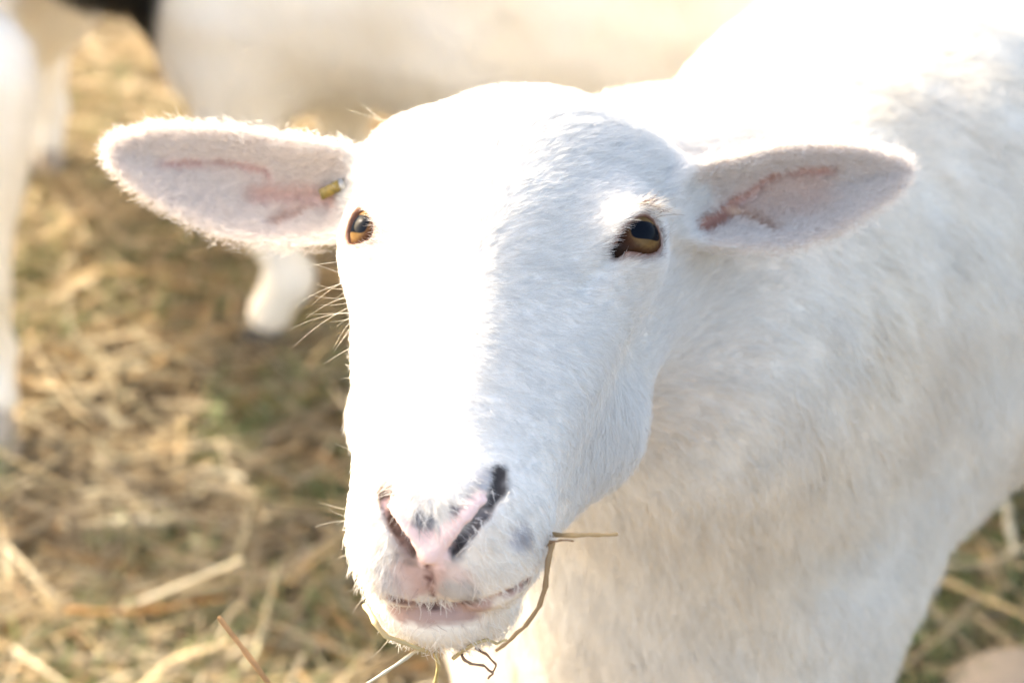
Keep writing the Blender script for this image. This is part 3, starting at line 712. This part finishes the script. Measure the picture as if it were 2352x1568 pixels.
def straw_mesh(name, c, yaw, pitch, L, w, bend, tint, mat, flat=.35, seg=4, **props):
    n = len(c); s = np.linspace(-.5, .5, seg); d = np.stack([np.cos(yaw) * np.cos(pitch), np.sin(yaw) * np.cos(pitch), np.sin(pitch)], 1)
    sd = np.stack([-np.sin(yaw), np.cos(yaw), 0 * yaw], 1); roll = rng.uniform(0, 6.28, n); up = np.cross(d, sd)
    a = sd * np.cos(roll)[:, None] + up * np.sin(roll)[:, None]; b = -sd * np.sin(roll)[:, None] + up * np.cos(roll)[:, None]
    cen = c[:, None] + d[:, None] * (L[:, None] * s)[..., None] + (sd * bend[:, None])[:, None] * ((s ** 2 - .08)[None, :, None]) * L[:, None, None] + up[:, None] * (rng.normal(size=(n, 1, 1)) * .25 * (s ** 2 - .08)[None, :, None]) * L[:, None, None]
    tp = np.array([.75] + [1] * (seg - 2) + [.45]); ang = np.array([0, 2.1, 4.2])
    V = cen[:, :, None] + (w[:, None] * tp[None])[:, :, None, None] * .5 * (a[:, None, None] * np.cos(ang)[None, None, :, None] + b[:, None, None] * (flat * np.sin(ang))[None, None, :, None])
    base = np.arange(n)[:, None, None] * seg * 3 + np.arange(seg - 1)[None, :, None] * 3; j = np.arange(3)[None, None]; j1 = (j + 1) % 3
    F = np.stack([base + j, base + j1, base + 3 + j1, base + 3 + j], -1).reshape(-1, 4)
    col = np.repeat(tint, seg * 3, 0)
    return mesh(name, V.reshape(-1, 3), F, mat, None, True, col, **props)
def ground_pts(n):
    y = rng.uniform(.9, 4.6, n); x = rng.uniform(-1, 1, n) * (.34 * y + .45); return np.stack([x, y, 0 * x], 1)
PAL = np.array([(.62, .47, .26), (.68, .54, .34), (.55, .43, .27), (.74, .64, .46), (.48, .39, .26), (.60, .51, .36), (.50, .31, .14), (.44, .40, .26)])
n_ = 44000; c = ground_pts(n_)
keep = rng.uniform(0, 1, n_) < np.clip(.20 + 1.7 * (vnoise(c, 3.2, 31) - .3) + .6 * np.clip((c[:, 1] - 1.9) / .5, 0, 1), .22, 1); c = c[keep]; n_ = len(c)
c[:, 2] = gh(c) + np.abs(rng.normal(size=n_)) * .014 + .003 + .012 * np.clip((c[:, 1] - 2.0), 0, 1)
pal = (PAL[rng.randint(0, len(PAL), n_)] * np.array((.95, .94, .92))) * rng.uniform(.65, 1.2, (n_, 1)); gold = np.clip((c[:, 1] - 1.9) / .6, 0, 1)[:, None]
pal = pal * (1 - gold * .5) + np.array((.74, .56, .31)) * gold * .5
straw_mesh('loose_hay', c, rng.uniform(0, 6.28, n_), rng.normal(size=n_) * .16, rng.gamma(3, .045, n_) + .04, .0015 + rng.gamma(2.0, .0017, n_), rng.normal(size=n_) * .5, pal, M_STRAW, kind='stuff', label='loose dry hay and straw strewn over the ground', category='hay')
n_ = 52000; c = ground_pts(n_); g_ = vnoise(c, 4.5, 41) * .6 + vnoise(c, 13, 42) * .4 - .12 * np.clip((c[:, 1] - 2.0) / .5, 0, 1)
c = c[g_ > .43]; n_ = len(c); c[:, 2] = gh(c) + .022
gcol = np.array((.17, .23, .10)) * rng.uniform(.6, 1.5, (n_, 1)) + rng.uniform(0, .06, (n_, 1)) * np.array((1, .8, .2))
straw_mesh('grass', c, rng.uniform(0, 6.28, n_), rng.uniform(.1, 1.3, n_), rng.uniform(.025, .07, n_), rng.uniform(.002, .0045, n_), rng.normal(size=n_) * .6, gcol, M_GRASS, kind='stuff', label='short green grass growing through the hay', category='grass')

# single stalks that stand out
def stalk(name, P, w, col, label, seg=5, group=None, cat='hay', flat=.6, thick_end=.5):
    P = np.array(P, float)
    for _ in range(1):
        Q = [P[0]]
        for i in range(len(P) - 1): Q += [P[i] * .92 + P[i + 1] * .08, P[i] * .5 + P[i + 1] * .5 + rng.normal(size=3) * .00014, P[i] * .08 + P[i + 1] * .92]
        P = np.array(Q + [P[-1]])
    n = len(P); V = []; F = []; vw = CAM_R[:, 2] + np.array((.2, 0, .3))
    for i in range(n):
        d = nrm(P[min(i + 1, n - 1)] - P[max(i - 1, 0)]); sd = nrm(np.cross(vw, d)); nn = np.cross(d, sd)
        ww = w * (1 - (1 - thick_end) * i / (n - 1)) * (1 + .18 * math.sin(i * 2.3))
        for k in range(seg):
            a = 6.2832 * k / seg; V.append(P[i] + sd * math.cos(a) * ww * .5 + nn * math.sin(a) * ww * .5 * flat)
    for i in range(n - 1):
        for k in range(seg): F.append((i * seg + k, i * seg + (k + 1) % seg, (i + 1) * seg + (k + 1) % seg, (i + 1) * seg + k))
    V = np.array(V); cc = np.tile(col, (len(V), 1)) * (.75 + .5 * vnoise(V, 120, 3))[:, None]
    pr = dict(label=label, category=cat)
    if group: pr['group'] = group
    return mesh(name, V, np.array(F), M_STRAW, None, True, cc, **pr)
dl = float(np.linalg.norm(w2c(S_([(1000, 1470)])[0])[2])); dr = float(-w2c(S_([(1225, 1300)])[0])[2])
A = lambda pts, d: [at(x, y, d + (q[0] if q else 0)) for x, y, *q in pts]
TAN, BRN, PAL_, GLD = (.50, .34, .17), (.26, .16, .09), (.74, .68, .54), (.62, .49, .26)
stalk('hay_stalk', A([(1262, 1227, .012), (1320, 1229), (1380, 1228), (1420, 1226)], dr), .0023, TAN, 'straight tan hay stem poking sideways from the corner of the mouth')
stalk('hay_stalk', A([(1255, 1256, .01), (1268, 1243), (1290, 1240), (1318, 1242)], dr), .0012, BRN, 'short thin brown hay stem below the straight stem at the lips')
stalk('hay_stalk', A([(1268, 1242, .004), (1258, 1290), (1252, 1350), (1238, 1392), (1205, 1438), (1170, 1470), (1138, 1494)], dr), .0026, (.42, .26, .13), 'long bent brown hay stem curving down beside the chin')
stalk('hay_stalk', A([(1040, 1512, .01), (1085, 1480), (1120, 1468), (1142, 1478), (1165, 1468)], dl), .0018, GLD, 'short yellow hay stem crossing under the chin')
stalk('hay_stalk', A([(1058, 1492, .012), (1066, 1515), (1082, 1524), (1112, 1528), (1134, 1545), (1120, 1558)], dl), .0016, (.30, .19, .13), 'curled brown hay shred dangling below the chin')
stalk('hay_stalk', A([(1092, 1488, .01), (1118, 1502), (1140, 1526), (1130, 1546)], dl), .0014, (.30, .18, .12), 'thin brown hay shred looping beside the curled one')
stalk('hay_stalk', A([(838, 1388, .012), (862, 1430), (888, 1462), (930, 1476), (965, 1490), (990, 1500, .01)], dl), .0028, GLD, 'bent golden hay stem hugging the pale side of the chin')
stalk('hay_stalk', A([(968, 1486, .012), (930, 1512), (880, 1545), (820, 1585), (770, 1620)], dl), .0018, PAL_, 'long pale straight hay stem slanting down from the chin')
stalk('hay_stalk', A([(1000, 1494, .012), (1008, 1530, .05), (1000, 1568, .07), (985, 1600, .08)], dl), .0026, (.56, .48, .24), 'flat yellow green hay blade hanging straight down from the chin')
gp = on_ground(760, 1900)
stalk('dry_stalk', [gp, at(690, 1700, .93) * (1, 1, 1), at(640, 1600, .86), at(560, 1490, .84), at(502, 1415, .83)], .0038, (.52, .33, .18), 'upright reddish dry stalk rising from the ground with a broken tip', cat='stalk', thick_end=.55)
def gs(pts, w, col, label):
    stalk('straw', [on_ground(x, y, .028) for x, y in pts], w, col, label, cat='straw')
gs([(2100, 1320), (2190, 1342), (2290, 1385), (2380, 1425)], .010, (.50, .38, .20), 'thick tan straw on the ground near the pale stone')
gs([(2312, 1160), (2320, 1215), (2332, 1272)], .013, (.74, .70, .56), 'short thick whitish straw beside the green grass')
gs([(150, 1402), (260, 1408), (380, 1398), (520, 1372)], .0065, (.46, .24, .08), 'long orange brown straw lying across the hay')
gs([(400, 1350), (440, 1358), (520, 1345), (560, 1230), (585, 1120)], .006, (.62, .52, .32), 'sharply bent pale straw lying on the hay')
gs([(560, 1100), (520, 1085), (460, 1078)], .007, (.66, .58, .42), 'short pale straw beside the bent one')
gs([(660, 1340), (740, 1270), (820, 1215)], .0055, (.52, .36, .17), 'straight tan straw pointing towards the muzzle')
gs([(30, 1490), (90, 1530), (160, 1580)], .007, (.60, .50, .33), 'broad pale straw lying on the dark earth')
gs([(240, 838), (290, 842), (335, 845)], .017, (.80, .70, .48), 'broad cream straw scrap, its pale colour standing in for a sun patch')  # bright colour takes the place of a patch of sunlight on the ground
# stone
ax_ = [np.arange(-.12, .121, .006).astype(np.float32), np.arange(-.10, .101, .006).astype(np.float32), np.arange(-.05, .091, .006).astype(np.float32)]
def stone_f(p): return smin(ell(p, (0, 0, .01), (.085, .065, .05)), ell(p, (-.03, .01, .02), (.05, .05, .045)), .02) - ((wob(p * 1.6) * .002)).astype(np.float32)
pv, pf_, pn_ = polygonize(stone_f, ax_)
sp = on_ground(2330, 1600, 0.0)
st = mesh('stone', pv, pf_, tint_mat('pale_stone', .85, .2, 0, .4, 120, .25), None, True, np.tile((.25, .215, .18), (len(pv), 1)), label='pale beige rounded stone lying in the hay', category='stone')
st.location = (sp[0] + .045, sp[1] - .01, -.012); st.scale = (1.25, 1.0, .72)
